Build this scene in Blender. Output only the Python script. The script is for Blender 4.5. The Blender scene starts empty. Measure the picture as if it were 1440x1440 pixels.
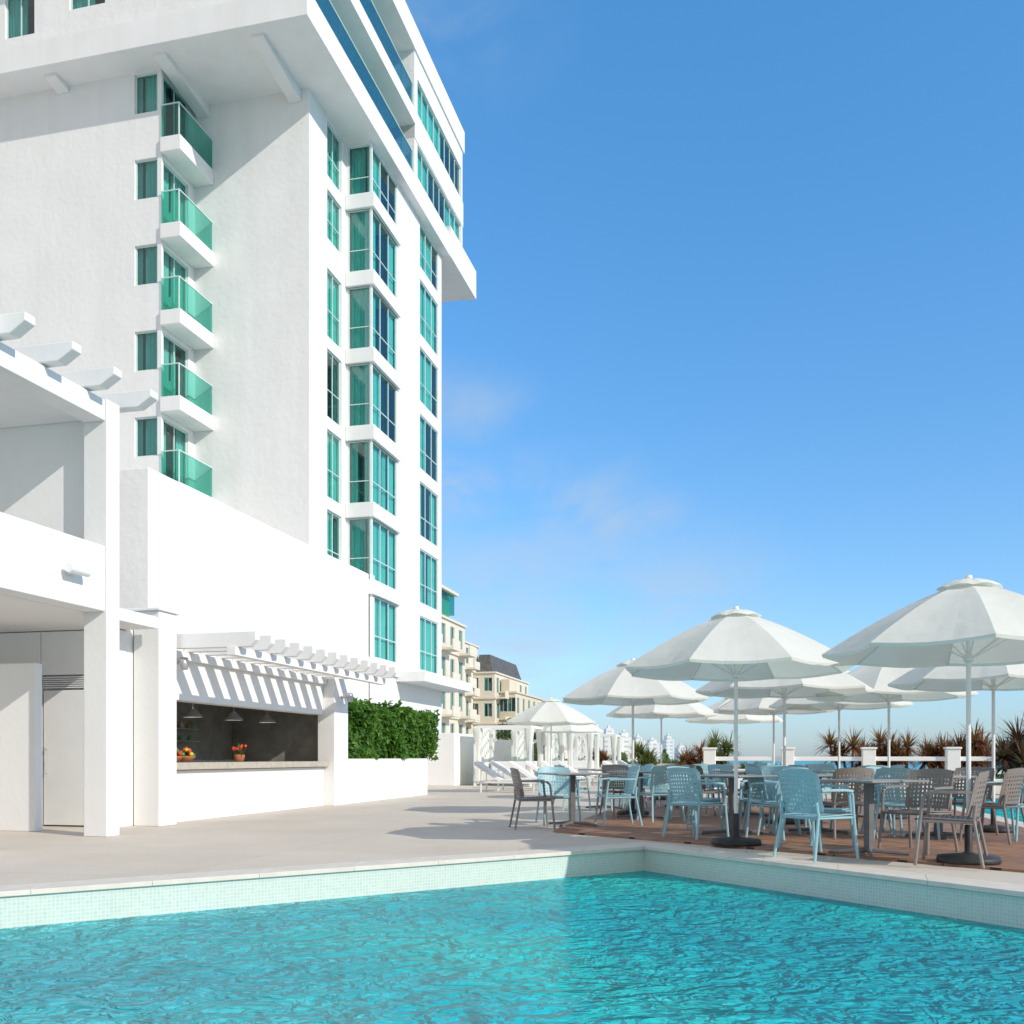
import bpy, bmesh, math, random
from mathutils import Vector, Matrix
from math import radians, sin, cos, pi
random.seed(7)
TH = math.atan(0.2412)
sc = bpy.context.scene
COL = sc.collection
F = 1368.0

# ------------------------------------------------------------------ materials
def newmat(name):
    m = bpy.data.materials.new(name); m.use_nodes = True
    nt = m.node_tree
    b = nt.nodes.get("Principled BSDF")
    return m, nt, b
def N(nt, t, **kw):
    n = nt.nodes.new(t)
    for k, v in kw.items():
        if k in n.inputs: n.inputs[k].default_value = v
        else: setattr(n, k, v)
    return n
def ramp(nt, fac, stops):
    r = nt.nodes.new("ShaderNodeValToRGB")
    els = r.color_ramp.elements
    while len(els) < len(stops): els.new(0.5)
    for e, (p, c) in zip(els, stops):
        e.position = p; e.color = (c[0], c[1], c[2], 1)
    nt.links.new(fac, r.inputs[0])
    return r.outputs[0]
def noisy(name, c1, c2, scale=2.0, rough=0.8, bump=0.1, bscale=40.0, bdist=0.02, lo=0.3, hi=0.7, spec=0.3):
    m, nt, b = newmat(name)
    tc = N(nt, "ShaderNodeTexCoord")
    n1 = N(nt, "ShaderNodeTexNoise", Scale=scale, Detail=5.0, Roughness=0.6)
    nt.links.new(tc.outputs["Object"], n1.inputs["Vector"])
    nt.links.new(ramp(nt, n1.outputs["Fac"], [(lo, c1), (hi, c2)]), b.inputs["Base Color"])
    b.inputs["Roughness"].default_value = rough
    b.inputs["Specular IOR Level"].default_value = spec
    if bump:
        n2 = N(nt, "ShaderNodeTexNoise", Scale=bscale, Detail=4.0)
        nt.links.new(tc.outputs["Object"], n2.inputs["Vector"])
        bp = N(nt, "ShaderNodeBump", Strength=bump, Distance=bdist)
        nt.links.new(n2.outputs["Fac"], bp.inputs["Height"])
        nt.links.new(bp.outputs[0], b.inputs["Normal"])
    return m
M = {}
def stucco(name, c1, c2, st, bd, bs):
    m = noisy(name, c1, c2, 0.6, 0.9, st, bs, bd)
    nt = m.node_tree; b = nt.nodes["Principled BSDF"]
    tc = N(nt, "ShaderNodeTexCoord"); mp = N(nt, "ShaderNodeMapping"); mp.inputs["Scale"].default_value = (1.6, 1.6, 0.12)
    nt.links.new(tc.outputs["Object"], mp.inputs["Vector"])
    n = N(nt, "ShaderNodeTexNoise", Scale=1.1, Detail=5.0, Roughness=0.65); nt.links.new(mp.outputs[0], n.inputs["Vector"])
    mu = N(nt, "ShaderNodeMixRGB", blend_type='MULTIPLY'); mu.inputs[0].default_value = 1.0
    src = b.inputs["Base Color"].links[0].from_socket
    nt.links.new(src, mu.inputs[1]); nt.links.new(ramp(nt, n.outputs["Fac"], [(0.28, (0.955, 0.95, 0.94)), (0.55, (1, 1, 1))]), mu.inputs[2])
    nt.links.new(mu.outputs[0], b.inputs["Base Color"])
    return m
M['stucco'] = stucco('stucco', (0.79, 0.785, 0.775), (0.84, 0.835, 0.825), 0.45, 0.03, 5.0)
M['stucco_s'] = stucco('stucco_smooth', (0.80, 0.795, 0.785), (0.84, 0.835, 0.825), 0.3, 0.012, 12.0)
M['whitepaint'] = noisy('white_paint', (0.80, 0.80, 0.79), (0.84, 0.84, 0.83), 3, 0.5, 0.0)
M['cream'] = noisy('cream_render', (0.66, 0.58, 0.45), (0.72, 0.65, 0.52), 0.3, 0.9, 0)
M['cream2'] = noisy('pale_render', (0.68, 0.62, 0.52), (0.74, 0.69, 0.59), 0.3, 0.9, 0)
M['roofdark'] = noisy('slate_roof', (0.08, 0.08, 0.085), (0.14, 0.14, 0.135), 2, 0.7, 0)
M['soil'] = noisy('soil', (0.10, 0.08, 0.05), (0.18, 0.15, 0.09), 3, 0.95, 0.5, 20)
M['coping'] = noisy('travertine_coping', (0.64, 0.59, 0.52), (0.74, 0.69, 0.62), 5, 0.6, 0.1, 60, 0.003)
M['sand'] = noisy('sand', (0.50, 0.44, 0.34), (0.60, 0.54, 0.43), 0.2, 0.95, 0)
M['stone'] = noisy('dark_stone', (0.20, 0.19, 0.17), (0.36, 0.345, 0.31), 2.5, 0.7, 0.3, 12)
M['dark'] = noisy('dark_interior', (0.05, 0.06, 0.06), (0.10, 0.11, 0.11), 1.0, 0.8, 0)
M['counter'] = noisy('counter_stone', (0.42, 0.38, 0.31), (0.55, 0.50, 0.42), 8, 0.35, 0)
M['steel'] = noisy('steel', (0.45, 0.45, 0.45), (0.6, 0.6, 0.6), 8, 0.35, 0)
M['steel'].node_tree.nodes["Principled BSDF"].inputs["Metallic"].default_value = 0.5
M['blackmetal'] = noisy('black_base', (0.025, 0.025, 0.027), (0.05, 0.05, 0.05), 8, 0.5, 0)
M['blueplastic'] = noisy('blue_resin', (0.27, 0.48, 0.55), (0.31, 0.53, 0.60), 3, 0.42, 0, spec=0.5)
M['taupeplastic'] = noisy('taupe_resin', (0.22, 0.195, 0.185), (0.27, 0.245, 0.23), 3, 0.45, 0, spec=0.5)
M['tabletop'] = noisy('table_laminate', (0.25, 0.235, 0.225), (0.31, 0.295, 0.28), 5, 0.35, 0, spec=0.5)
M['tableleg'] = noisy('table_leg', (0.13, 0.13, 0.135), (0.18, 0.18, 0.18), 5, 0.45, 0)
M['cushion'] = noisy('cushion', (0.76, 0.76, 0.75), (0.82, 0.82, 0.81), 3, 0.95, 0)
M['trunk'] = noisy('trunk', (0.10, 0.07, 0.05), (0.18, 0.14, 0.10), 6, 0.9, 0.4, 20)
M['frame'] = noisy('window_frame', (0.55, 0.68, 0.66), (0.62, 0.74, 0.72), 3, 0.4, 0)
M['clay'] = noisy('clay_pot', (0.35, 0.12, 0.05), (0.45, 0.18, 0.08), 6, 0.7, 0)
M['red'] = noisy('red_fruit', (0.45, 0.03, 0.02), (0.6, 0.08, 0.03), 9, 0.4, 0)
M['yellow'] = noisy('yellow_fruit', (0.65, 0.40, 0.03), (0.75, 0.55, 0.06), 9, 0.4, 0)
M['greenf'] = noisy('green_bottle', (0.05, 0.20, 0.06), (0.12, 0.32, 0.08), 9, 0.3, 0)
M['amber'] = noisy('amber_bottle', (0.28, 0.12, 0.03), (0.4, 0.2, 0.05), 9, 0.3, 0)
m, nt, b = newmat('lamp_bulb'); b.inputs["Emission Color"].default_value = (1, .86, .66, 1); b.inputs["Emission Strength"].default_value = 14; M['bulb'] = m

def leafmat(name, a, b_, c, scale):
    m, nt, b = newmat(name)
    tc = N(nt, "ShaderNodeTexCoord")
    n1 = N(nt, "ShaderNodeTexNoise", Scale=scale, Detail=5.0, Roughness=0.75)
    nt.links.new(tc.outputs["Object"], n1.inputs["Vector"])
    nt.links.new(ramp(nt, n1.outputs["Fac"], [(0.32, a), (0.5, b_), (0.68, c)]), b.inputs["Base Color"])
    b.inputs["Roughness"].default_value = 0.5
    tr = N(nt, "ShaderNodeBsdfTranslucent"); tr.inputs["Color"].default_value = (c[0]*1.3, c[1]*1.3, c[2]*0.8, 1)
    mx = N(nt, "ShaderNodeMixShader"); mx.inputs[0].default_value = 0.25
    out = nt.nodes["Material Output"]
    nt.links.new(b.outputs[0], mx.inputs[1]); nt.links.new(tr.outputs[0], mx.inputs[2]); nt.links.new(mx.outputs[0], out.inputs[0])
    return m
M['hedge'] = leafmat('hedge_leaves', (0.02, 0.07, 0.01), (0.06, 0.18, 0.02), (0.15, 0.30, 0.03), 7)
M['redleaf'] = leafmat('red_leaves', (0.09, 0.035, 0.02), (0.28, 0.09, 0.045), (0.30, 0.20, 0.07), 3)
M['darkleaf'] = leafmat('burgundy_leaves', (0.04, 0.035, 0.03), (0.16, 0.06, 0.05), (0.16, 0.14, 0.08), 4)
M['greenleaf'] = leafmat('green_blades', (0.05, 0.08, 0.02), (0.13, 0.18, 0.04), (0.24, 0.24, 0.08), 3)
M['tree'] = leafmat('tree_leaves', (0.03, 0.06, 0.02), (0.07, 0.12, 0.03), (0.11, 0.16, 0.05), 1.0)

m, nt, b = newmat('umbrella_canvas')
tc = N(nt, "ShaderNodeTexCoord"); n1 = N(nt, "ShaderNodeTexNoise", Scale=3.0, Detail=4.0)
nt.links.new(tc.outputs["Object"], n1.inputs["Vector"])
c = ramp(nt, n1.outputs["Fac"], [(0.3, (0.83, 0.84, 0.79)), (0.7, (0.88, 0.89, 0.85))])
nt.links.new(c, b.inputs["Base Color"]); b.inputs["Roughness"].default_value = 0.95; b.inputs["Specular IOR Level"].default_value = 0.1
bp = N(nt, "ShaderNodeBump", Strength=0.4, Distance=0.05); nt.links.new(n1.outputs["Fac"], bp.inputs["Height"]); nt.links.new(bp.outputs[0], b.inputs["Normal"])
tr = N(nt, "ShaderNodeBsdfTranslucent"); tr.inputs["Color"].default_value = (0.82, 0.88, 0.76, 1)
mx = N(nt, "ShaderNodeMixShader"); mx.inputs[0].default_value = 0.30
nt.links.new(b.outputs[0], mx.inputs[1]); nt.links.new(tr.outputs[0], mx.inputs[2]); nt.links.new(mx.outputs[0], nt.nodes["Material Output"].inputs[0])
M['canvas'] = m

def glassmat(name, tint, gl=0.9, base=0.06, k=0.65):
    m, nt, b = newmat(name)
    nt.nodes.remove(b)
    fr = N(nt, "ShaderNodeFresnel", IOR=1.5)
    ad = N(nt, "ShaderNodeMath", operation='MULTIPLY_ADD'); ad.inputs[1].default_value = k; ad.inputs[2].default_value = base
    nt.links.new(fr.outputs[0], ad.inputs[0])
    t = N(nt, "ShaderNodeBsdfTransparent"); t.inputs[0].default_value = (*tint, 1)
    g = N(nt, "ShaderNodeBsdfGlossy"); g.inputs["Roughness"].default_value = 0.02; g.inputs[0].default_value = (gl*.85, gl, gl, 1)
    mx = N(nt, "ShaderNodeMixShader")
    nt.links.new(ad.outputs[0], mx.inputs[0]); nt.links.new(t.outputs[0], mx.inputs[1]); nt.links.new(g.outputs[0], mx.inputs[2])
    nt.links.new(mx.outputs[0], nt.nodes["Material Output"].inputs[0])
    return m
M['glass'] = glassmat('teal_window_glass', (0.34, 0.83, 0.77), 0.9, 0.09, 0.7)
M['railglass'] = glassmat('green_rail_glass', (0.19, 0.66, 0.56), 0.8, 0.07, 0.5)
M['blueglass'] = glassmat('blue_rail_glass', (0.50, 0.74, 0.76), 0.9, 0.12, 0.5)
M['curtain'] = noisy('curtain', (0.62, 0.68, 0.66), (0.74, 0.78, 0.76), 1.0, 0.95, 0)

m, nt, b = newmat('terrace_paving')
tc = N(nt, "ShaderNodeTexCoord")
n1 = N(nt, "ShaderNodeTexNoise", Scale=0.55, Detail=9.0, Roughness=0.65); nt.links.new(tc.outputs["Object"], n1.inputs["Vector"])
base = ramp(nt, n1.outputs["Fac"], [(0.28, (0.60, 0.525, 0.435)), (0.72, (0.72, 0.645, 0.555))])
mp = N(nt, "ShaderNodeMapping"); mp.inputs["Rotation"].default_value = (0, 0, TH); nt.links.new(tc.outputs["Object"], mp.inputs["Vector"])
br = N(nt, "ShaderNodeTexBrick", Scale=1.0); br.offset = 0.0
br.inputs["Mortar Size"].default_value = 0.006; br.inputs["Brick Width"].default_value = 2.4; br.inputs["Row Height"].default_value = 2.4
br.inputs["Color1"].default_value = (1, 1, 1, 1); br.inputs["Color2"].default_value = (0.96, 0.96, 0.96, 1); br.inputs["Mortar"].default_value = (0.72, 0.72, 0.72, 1)
nt.links.new(mp.outputs[0], br.inputs["Vector"])
mu = N(nt, "ShaderNodeMixRGB", blend_type='MULTIPLY'); mu.inputs[0].default_value = 1.0
nt.links.new(base, mu.inputs[1]); nt.links.new(br.outputs["Color"], mu.inputs[2])
n3 = N(nt, "ShaderNodeTexNoise", Scale=35.0, Detail=4.0); nt.links.new(tc.outputs["Object"], n3.inputs["Vector"])
mu2 = N(nt, "ShaderNodeMixRGB", blend_type='MULTIPLY'); mu2.inputs[0].default_value = 1.0
nt.links.new(mu.outputs[0], mu2.inputs[1]); nt.links.new(ramp(nt, n3.outputs["Fac"], [(0.3, (0.88, 0.88, 0.88)), (0.7, (1, 1, 1))]), mu2.inputs[2])
nt.links.new(mu2.outputs[0], b.inputs["Base Color"]); b.inputs["Roughness"].default_value = 0.75
M['paving'] = m

m, nt, b = newmat('wood_decking')
tc = N(nt, "ShaderNodeTexCoord")
mp = N(nt, "ShaderNodeMapping"); mp.inputs["Rotation"].default_value = (0, 0, radians(58)); nt.links.new(tc.outputs["Object"], mp.inputs["Vector"])
br = N(nt, "ShaderNodeTexBrick", Scale=1.0)
br.inputs["Mortar Size"].default_value = 0.008; br.inputs["Brick Width"].default_value = 2.2; br.inputs["Row Height"].default_value = 0.13
br.inputs["Color1"].default_value = (0.42, 0.22, 0.125, 1); br.inputs["Color2"].default_value = (0.32, 0.165, 0.095, 1); br.inputs["Mortar"].default_value = (0.04, 0.022, 0.015, 1)
nt.links.new(mp.outputs[0], br.inputs["Vector"])
n3 = N(nt, "ShaderNodeTexNoise", Scale=6.0, Detail=8.0); nt.links.new(tc.outputs["Object"], n3.inputs["Vector"])
mu2 = N(nt, "ShaderNodeMixRGB", blend_type='MULTIPLY'); mu2.inputs[0].default_value = 1.0
nt.links.new(br.outputs["Color"], mu2.inputs[1]); nt.links.new(ramp(nt, n3.outputs["Fac"], [(0.3, (0.7, 0.7, 0.7)), (0.7, (1.15, 1.12, 1.1))]), mu2.inputs[2])
nt.links.new(mu2.outputs[0], b.inputs["Base Color"]); b.inputs["Roughness"].default_value = 0.6
M['wood'] = m

m, nt, b = newmat('pool_mosaic')
tc = N(nt, "ShaderNodeTexCoord")
br = N(nt, "ShaderNodeTexBrick", Scale=1.0); br.offset = 0.0
br.inputs["Mortar Size"].default_value = 0.003; br.inputs["Brick Width"].default_value = 0.03; br.inputs["Row Height"].default_value = 0.03
br.inputs["Color1"].default_value = (0.48, 0.62, 0.57, 1); br.inputs["Color2"].default_value = (0.57, 0.67, 0.61, 1); br.inputs["Mortar"].default_value = (0.70, 0.71, 0.66, 1)
nt.links.new(tc.outputs["UV"], br.inputs["Vector"]); nt.links.new(br.outputs["Color"], b.inputs["Base Color"]); b.inputs["Roughness"].default_value = 0.25
M['mosaic'] = m
M['poolfloor'] = noisy('pool_plaster', (0.10, 0.66, 0.74), (0.32, 0.90, 0.90), 0.35, 0.8, 0)

def watermat(name, dcols, tint, scale=2.1, mixd=0.72, bumpd=0.10, refl=0.22):
    m, nt, b = newmat(name); nt.nodes.remove(b)
    tc = N(nt, "ShaderNodeTexCoord")
    mp = N(nt, "ShaderNodeMapping"); mp.inputs["Scale"].default_value = (0.9, 1.15, 1); mp.inputs["Rotation"].default_value = (0, 0, 0.35)
    nt.links.new(tc.outputs["Object"], mp.inputs["Vector"])
    a = N(nt, "ShaderNodeTexNoise", Scale=scale, Detail=3.0, Roughness=0.5, Distortion=1.4); nt.links.new(mp.outputs[0], a.inputs["Vector"])
    d = N(nt, "ShaderNodeTexNoise", Scale=scale*3.2, Detail=2.5, Roughness=0.5, Distortion=1.6); nt.links.new(mp.outputs[0], d.inputs["Vector"])
    s = N(nt, "ShaderNodeMath", operation='MULTIPLY_ADD'); s.inputs[1].default_value = 0.42
    nt.links.new(d.outputs["Fac"], s.inputs[0]); nt.links.new(a.outputs["Fac"], s.inputs[2])
    bp = N(nt, "ShaderNodeBump", Strength=1.0, Distance=bumpd); nt.links.new(s.outputs[0], bp.inputs["Height"])
    bp2 = N(nt, "ShaderNodeBump", Strength=1.0, Distance=bumpd*8.0); nt.links.new(s.outputs[0], bp2.inputs["Height"])
    fr = N(nt, "ShaderNodeFresnel", IOR=1.33); nt.links.new(bp.outputs[0], fr.inputs["Normal"])
    fm = N(nt, "ShaderNodeMath", operation='MULTIPLY'); fm.inputs[1].default_value = refl; nt.links.new(fr.outputs[0], fm.inputs[0])
    g = N(nt, "ShaderNodeBsdfGlossy"); g.inputs["Roughness"].default_value = 0.04; nt.links.new(bp.outputs[0], g.inputs["Normal"])
    t = N(nt, "ShaderNodeBsdfTransparent"); t.inputs[0].default_value = (*tint, 1)
    df = N(nt, "ShaderNodeBsdfDiffuse"); nt.links.new(bp2.outputs[0], df.inputs["Normal"])
    big = N(nt, "ShaderNodeTexNoise", Scale=0.28, Detail=3.0); nt.links.new(tc.outputs["Object"], big.inputs["Vector"])
    nt.links.new(ramp(nt, big.outputs["Fac"], dcols), df.inputs["Color"])
    m1 = N(nt, "ShaderNodeMixShader"); m1.inputs[0].default_value = mixd
    nt.links.new(t.outputs[0], m1.inputs[1]); nt.links.new(df.outputs[0], m1.inputs[2])
    m2 = N(nt, "ShaderNodeMixShader"); nt.links.new(fm.outputs[0], m2.inputs[0]); nt.links.new(m1.outputs[0], m2.inputs[1]); nt.links.new(g.outputs[0], m2.inputs[2])
    nt.links.new(m2.outputs[0], nt.nodes["Material Output"].inputs[0])
    return m
M['water'] = watermat('pool_water', [(0.38, (0.0, 0.60, 0.78)), (0.50, (0.0, 0.78, 0.88)), (0.62, (0.03, 0.95, 0.90))], (0.08, 0.95, 1.0))
m, nt, b = newmat('sea_water')
tc = N(nt, "ShaderNodeTexCoord"); n1 = N(nt, "ShaderNodeTexNoise", Scale=0.01, Detail=6.0); nt.links.new(tc.outputs["Object"], n1.inputs["Vector"])
nt.links.new(ramp(nt, n1.outputs["Fac"], [(0.35, (0.04, 0.30, 0.42)), (0.65, (0.08, 0.42, 0.50))]), b.inputs["Base Color"])
b.inputs["Roughness"].default_value = 0.35
n2 = N(nt, "ShaderNodeTexNoise", Scale=0.4, Detail=5.0); nt.links.new(tc.outputs["Object"], n2.inputs["Vector"])
bp = N(nt, "ShaderNodeBump", Strength=0.6, Distance=0.5); nt.links.new(n2.outputs["Fac"], bp.inputs["Height"]); nt.links.new(bp.outputs[0], b.inputs["Normal"])
M['sea'] = m

# ------------------------------------------------------------------ mesh builder
class MB:
    def __init__(s): s.v = []; s.f = []
    def add(s, vs, fs):
        o = len(s.v); s.v += [tuple(x) for x in vs]; s.f += [tuple(i+o for i in f) for f in fs]
    def box(s, x0, x1, y0, y1, z0, z1):
        s.add([(x0,y0,z0),(x1,y0,z0),(x1,y1,z0),(x0,y1,z0),(x0,y0,z1),(x1,y0,z1),(x1,y1,z1),(x0,y1,z1)],
              [(0,3,2,1),(4,5,6,7),(0,1,5,4),(1,2,6,5),(2,3,7,6),(3,0,4,7)])
    def quad(s, a, b, c, d): s.add([a,b,c,d], [(0,1,2,3)])
    def tube(s, p0, p1, r0, r1=None, n=8, cap=True):
        r1 = r0 if r1 is None else r1
        p0 = Vector(p0); p1 = Vector(p1); d = (p1-p0).normalized()
        a = Vector((0,0,1)) if abs(d.z) < 0.9 else Vector((1,0,0))
        x = d.cross(a).normalized(); y = d.cross(x)
        vs = []
        for p, r in ((p0,r0),(p1,r1)):
            for i in range(n):
                t = 2*pi*i/n + pi/n
                vs.append(p + x*(r*cos(t)) + y*(r*sin(t)))
        fs = [(i,(i+1)%n,n+(i+1)%n,n+i) for i in range(n)]
        if cap: fs += [tuple(range(n-1,-1,-1)), tuple(range(n,2*n))]
        s.add(vs, fs)
    def path(s, pts, r, n=6):
        for a, b in zip(pts[:-1], pts[1:]): s.tube(a, b, r, r, n)
    def lathe(s, prof, n=20, cx=0, cy=0):
        vs = []; 
        for r, z in prof:
            for i in range(n):
                t = 2*pi*i/n; vs.append((cx+r*cos(t), cy+r*sin(t), z))
        fs = []
        for k in range(len(prof)-1):
            for i in range(n):
                fs.append((k*n+i, k*n+(i+1)%n, (k+1)*n+(i+1)%n, (k+1)*n+i))
        s.add(vs, fs)
    def mesh(s, name, mat):
        me = bpy.data.meshes.new(name); me.from_pydata(s.v, [], s.f); me.materials.append(M[mat] if isinstance(mat, str) else mat); me.update()
        return me
    def obj(s, name, mat, parent=None, smooth=False, bevel=0):
        o = bpy.data.objects.new(name, s.mesh(name, mat)); COL.objects.link(o)
        if parent: o.parent = parent
        if smooth:
            for p in o.data.polygons: p.use_smooth = True
        if bevel:
            md = o.modifiers.new("bev", 'BEVEL'); md.width = bevel; md.segments = 2; md.limit_method = 'ANGLE'
        return o
def empty(name, loc=(0,0,0), rz=0.0):
    e = bpy.data.objects.new(name, None); COL.objects.link(e); e.location = loc; e.rotation_euler = (0,0,rz); e.empty_display_size = 0.3
    return e
def LW(w, u, z=0):
    return Vector((w*cos(TH)+u*sin(TH), -w*sin(TH)+u*cos(TH), z))

class WallSet:
    def __init__(s, seed=1):
        s.wall=MB(); s.frame=MB(); s.glass=MB(); s.cur=MB(); s.dark=MB(); s.rnd=random.Random(seed)
    def P(s, ax, c, a, z, d):
        return (c-d, a, z) if ax=='w' else (a, c+d, z)
    def bar(s, ax, c, a0, a1, z0, z1, d0, d1, mb=None):
        mb = mb or s.frame
        if ax=='w': mb.box(c-d1, c-d0, a0, a1, z0, z1)
        else: mb.box(a0, a1, c+d0, c+d1, z0, z1)
    def panel(s, ax, c, a0, a1, z0, z1, ops, depth=0.3):
        A = sorted(set([a0,a1]+[o[0] for o in ops]+[o[1] for o in ops])); Z = sorted(set([z0,z1]+[o[2] for o in ops]+[o[3] for o in ops]))
        for i in range(len(A)-1):
            for j in range(len(Z)-1):
                ca=(A[i]+A[i+1])/2; cz=(Z[j]+Z[j+1])/2
                if any(o[0]<ca<o[1] and o[2]<cz<o[3] for o in ops): continue
                s.wall.quad(s.P(ax,c,A[i],Z[j],0), s.P(ax,c,A[i+1],Z[j],0), s.P(ax,c,A[i+1],Z[j+1],0), s.P(ax,c,A[i],Z[j+1],0))
        for o in ops:
            cs=[(o[0],o[2]),(o[1],o[2]),(o[1],o[3]),(o[0],o[3])]
            for k in range(4):
                p=cs[k]; q=cs[(k+1)%4]
                s.wall.quad(s.P(ax,c,p[0],p[1],0), s.P(ax,c,q[0],q[1],0), s.P(ax,c,q[0],q[1],depth), s.P(ax,c,p[0],p[1],depth))
    def window(s, ax, c, o, nv=1, tr=(0.4,), gd=0.10, cov=None, fw=0.05, deep=0.8, ext=(0.0,0.0)):
        a0,a1,z0,z1=o
        e=0.003
        s.bar(ax,c,a0+e,a0+fw,z0+e,z1-e,gd-0.03,gd+0.03); s.bar(ax,c,a1-fw,a1-e,z0+e,z1-e,gd-0.03,gd+0.03)
        s.bar(ax,c,a0+fw,a1-fw,z0+e,z0+fw,gd-0.03,gd+0.03); s.bar(ax,c,a0+fw,a1-fw,z1-fw,z1-e,gd-0.03,gd+0.03)
        for k in range(1,nv+1):
            x=a0+(a1-a0)*k/(nv+1); s.bar(ax,c,x-fw*.4,x+fw*.4,z0+fw,z1-fw,gd-0.025,gd+0.025)
        for t in tr:
            z=z0+(z1-z0)*t; s.bar(ax,c,a0+fw,a1-fw,z-fw*.35,z+fw*.35,gd-0.022,gd+0.022)
        s.glass.quad(s.P(ax,c,a0+.01,z0+.01,gd), s.P(ax,c,a1-.01,z0+.01,gd), s.P(ax,c,a1-.01,z1-.01,gd), s.P(ax,c,a0+.01,z1-.01,gd))
        b0,b1=a0-ext[0],a1+ext[1]
        s.dark.quad(s.P(ax,c,b0,z0-.1,deep), s.P(ax,c,b1,z0-.1,deep), s.P(ax,c,b1,z1+.1,deep), s.P(ax,c,b0,z1+.1,deep))  # flat dark sheet behind the glass; room shade is put into its colour
        cov = s.rnd.choice([0.35,0.5,0.75,1.0,1.0]) if cov is None else cov
        W=a1-a0
        parts=[(a0,a0+W*cov)] if cov>=0.99 else ([(a0,a0+W*cov*.5),(a1-W*cov*.5,a1)] if s.rnd.random()<.5 else [(a0,a0+W*cov)])
        cd=0.13
        for (b0,b1) in parts:
            n=max(6,int((b1-b0)/0.035)); 
            for k in range(n):
                x=b0+(b1-b0)*k/n; x2=b0+(b1-b0)*(k+1)/n
                d=gd+cd+.035*sin(x*42+sin(x*9)); d2=gd+cd+.035*sin(x2*42+sin(x2*9))
                s.cur.quad(s.P(ax,c,x,z0,d), s.P(ax,c,x2,z0,d2), s.P(ax,c,x2,z1,d2), s.P(ax,c,x,z1,d))
    def finish(s, par, wallmat='stucco', curmat='curtain'):
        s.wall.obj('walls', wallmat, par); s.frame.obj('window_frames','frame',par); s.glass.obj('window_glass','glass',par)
        s.cur.obj('curtains',curmat,par); s.dark.obj('dark_backs','dark',par)

# ------------------------------------------------------------------ HOTEL TOWER
tower = empty('hotel_tower', rz=-TH)
ws = WallSet(3)
PT = 2.96
ZS = 24.6
ops=[]
for k in range(5):
    z=23.2-PT*k; ops.append((-20.55,-19.66,z,z+1.37))
ws.panel('u',29.6,-44,-19.5,0,ZS,ops)
for o in ops: ws.window('u',29.6,o,nv=0,tr=(),cov=1.0,ext=(.3,0))
ops=[]
for k in range(5):
    z=22.25-PT*k; ops.append((29.72,31.25,z,z+2.25))
ws.panel('w',-19.5,29.6,31.67,0,ZS,ops)
for i,o in enumerate(ops): ws.window('w',-19.5,o,nv=1,tr=(),cov=[.6,1,1,.7,.6][i],ext=(0,.6))
ws.panel('u',31.67,-19.5,-15,0,ZS,[])
ops=[]
for k in range(6):
    b0=22.45-PT*k
    if k==0: ops.append((33.2,34.5,b0,24.45))
    elif k==1: ops.append((33.2,34.5,b0+0.65,b0+2.45))
    else: ops.append((33.2,34.5,b0,b0+2.5))
ws.panel('w',-15,31.67,34.96,0,ZS,ops)
for o in ops: ws.window('w',-15,o,nv=1,tr=(.42,),ext=(.4,.8))
bay=[]
for k in range(7):
    b0=22.6-PT*k; bay.append((b0, min(b0+2.4,24.5)))
ops=[(-14.93,-14.03,b,t) for b,t in bay]
ws.panel('u',34.96,-15,-13.95,0,ZS,ops,depth=.12)
for o in ops: ws.window('u',34.96,o,nv=0,tr=(.36,),gd=.06,cov=ws.rnd.choice([.5,.7,1,1]),fw=.045,deep=1.9,ext=(.6,0))
ops=[(35.04,37.7,b,t) for b,t in bay]; ops2=[(40.6,43.2,b,t) for b,t in bay]
ws.panel('w',-13.95,34.96,43.7,4.5,ZS,ops+ops2,depth=.12)
for o in ops: ws.window('w',-13.95,o,nv=2,tr=(.36,),gd=.06,fw=.055,cov=ws.rnd.choice([.5,.7,.9,1]),deep=1.3,ext=(0,.8))
for o in ops2: ws.window('w',-13.95,o,nv=2,tr=(.36,),gd=.07,fw=.055,cov=ws.rnd.choice([.5,.8,1]),deep=1.3,ext=(.6,.4))
lowops=[(36.0,37.1,0.1,2.6),(38.6,40.2,0.1,3.0),(41.0,42.8,0.1,3.0)]
ws.panel('w',-13.95,34.96,43.7,0,4.5,lowops)
for o in lowops: ws.window('w',-13.95,o,nv=1,tr=(.7,),cov=.5)
ws.wall.quad((-13.95,43.7,0),(-40,43.7,0),(-40,43.7,ZS),(-13.95,43.7,ZS))
ops=[(39.4+.0,45.9,28.45,29.95),(39.4,45.9,25.75,27.15)]
ws.panel('w',-13.65,39.0,46.15,25.52,31.9,ops,depth=.2)
for o in ops: ws.window('w',-13.65,o,nv=7,tr=(),cov=.6)
ws.wall.quad((-13.65,39.0,25.52),(-15.6,39.0,25.52),(-15.6,39.0,31.9),(-13.65,39.0,31.9))
ws.wall.quad((-13.65,46.15,25.52),(-30,46.15,25.52),(-30,46.15,31.9),(-13.65,46.15,31.9))
o1=[(29.8,33.0,25.6,27.6),(34.0,38.2,25.6,27.6),(29.8,33.0,28.5,30.5),(34.0,38.2,28.5,30.5)]
ws.panel('w',-15.5,28.9,39.0,25.52,31.9,o1)
for o in o1: ws.window('w',-15.5,o,nv=3,tr=(),cov=.4)
o2=[(-25.2,-24.0,26.1,27.9),(-26.9,-25.7,26.1,27.9),(-22.6,-21.2,26.65,28.2)]
ws.panel('u',28.9,-44,-15.5,25.52,31.9,o2)
for o in o2: ws.window('u',28.9,o,nv=1,tr=(),cov=.6)
ws.finish(tower)
sl=MB()
sl.box(-44,-13.57,28.5,48.2,ZS,25.5)
sl.box(-14.1,-13.53,43.8,48.24,24.57,26.0)
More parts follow.
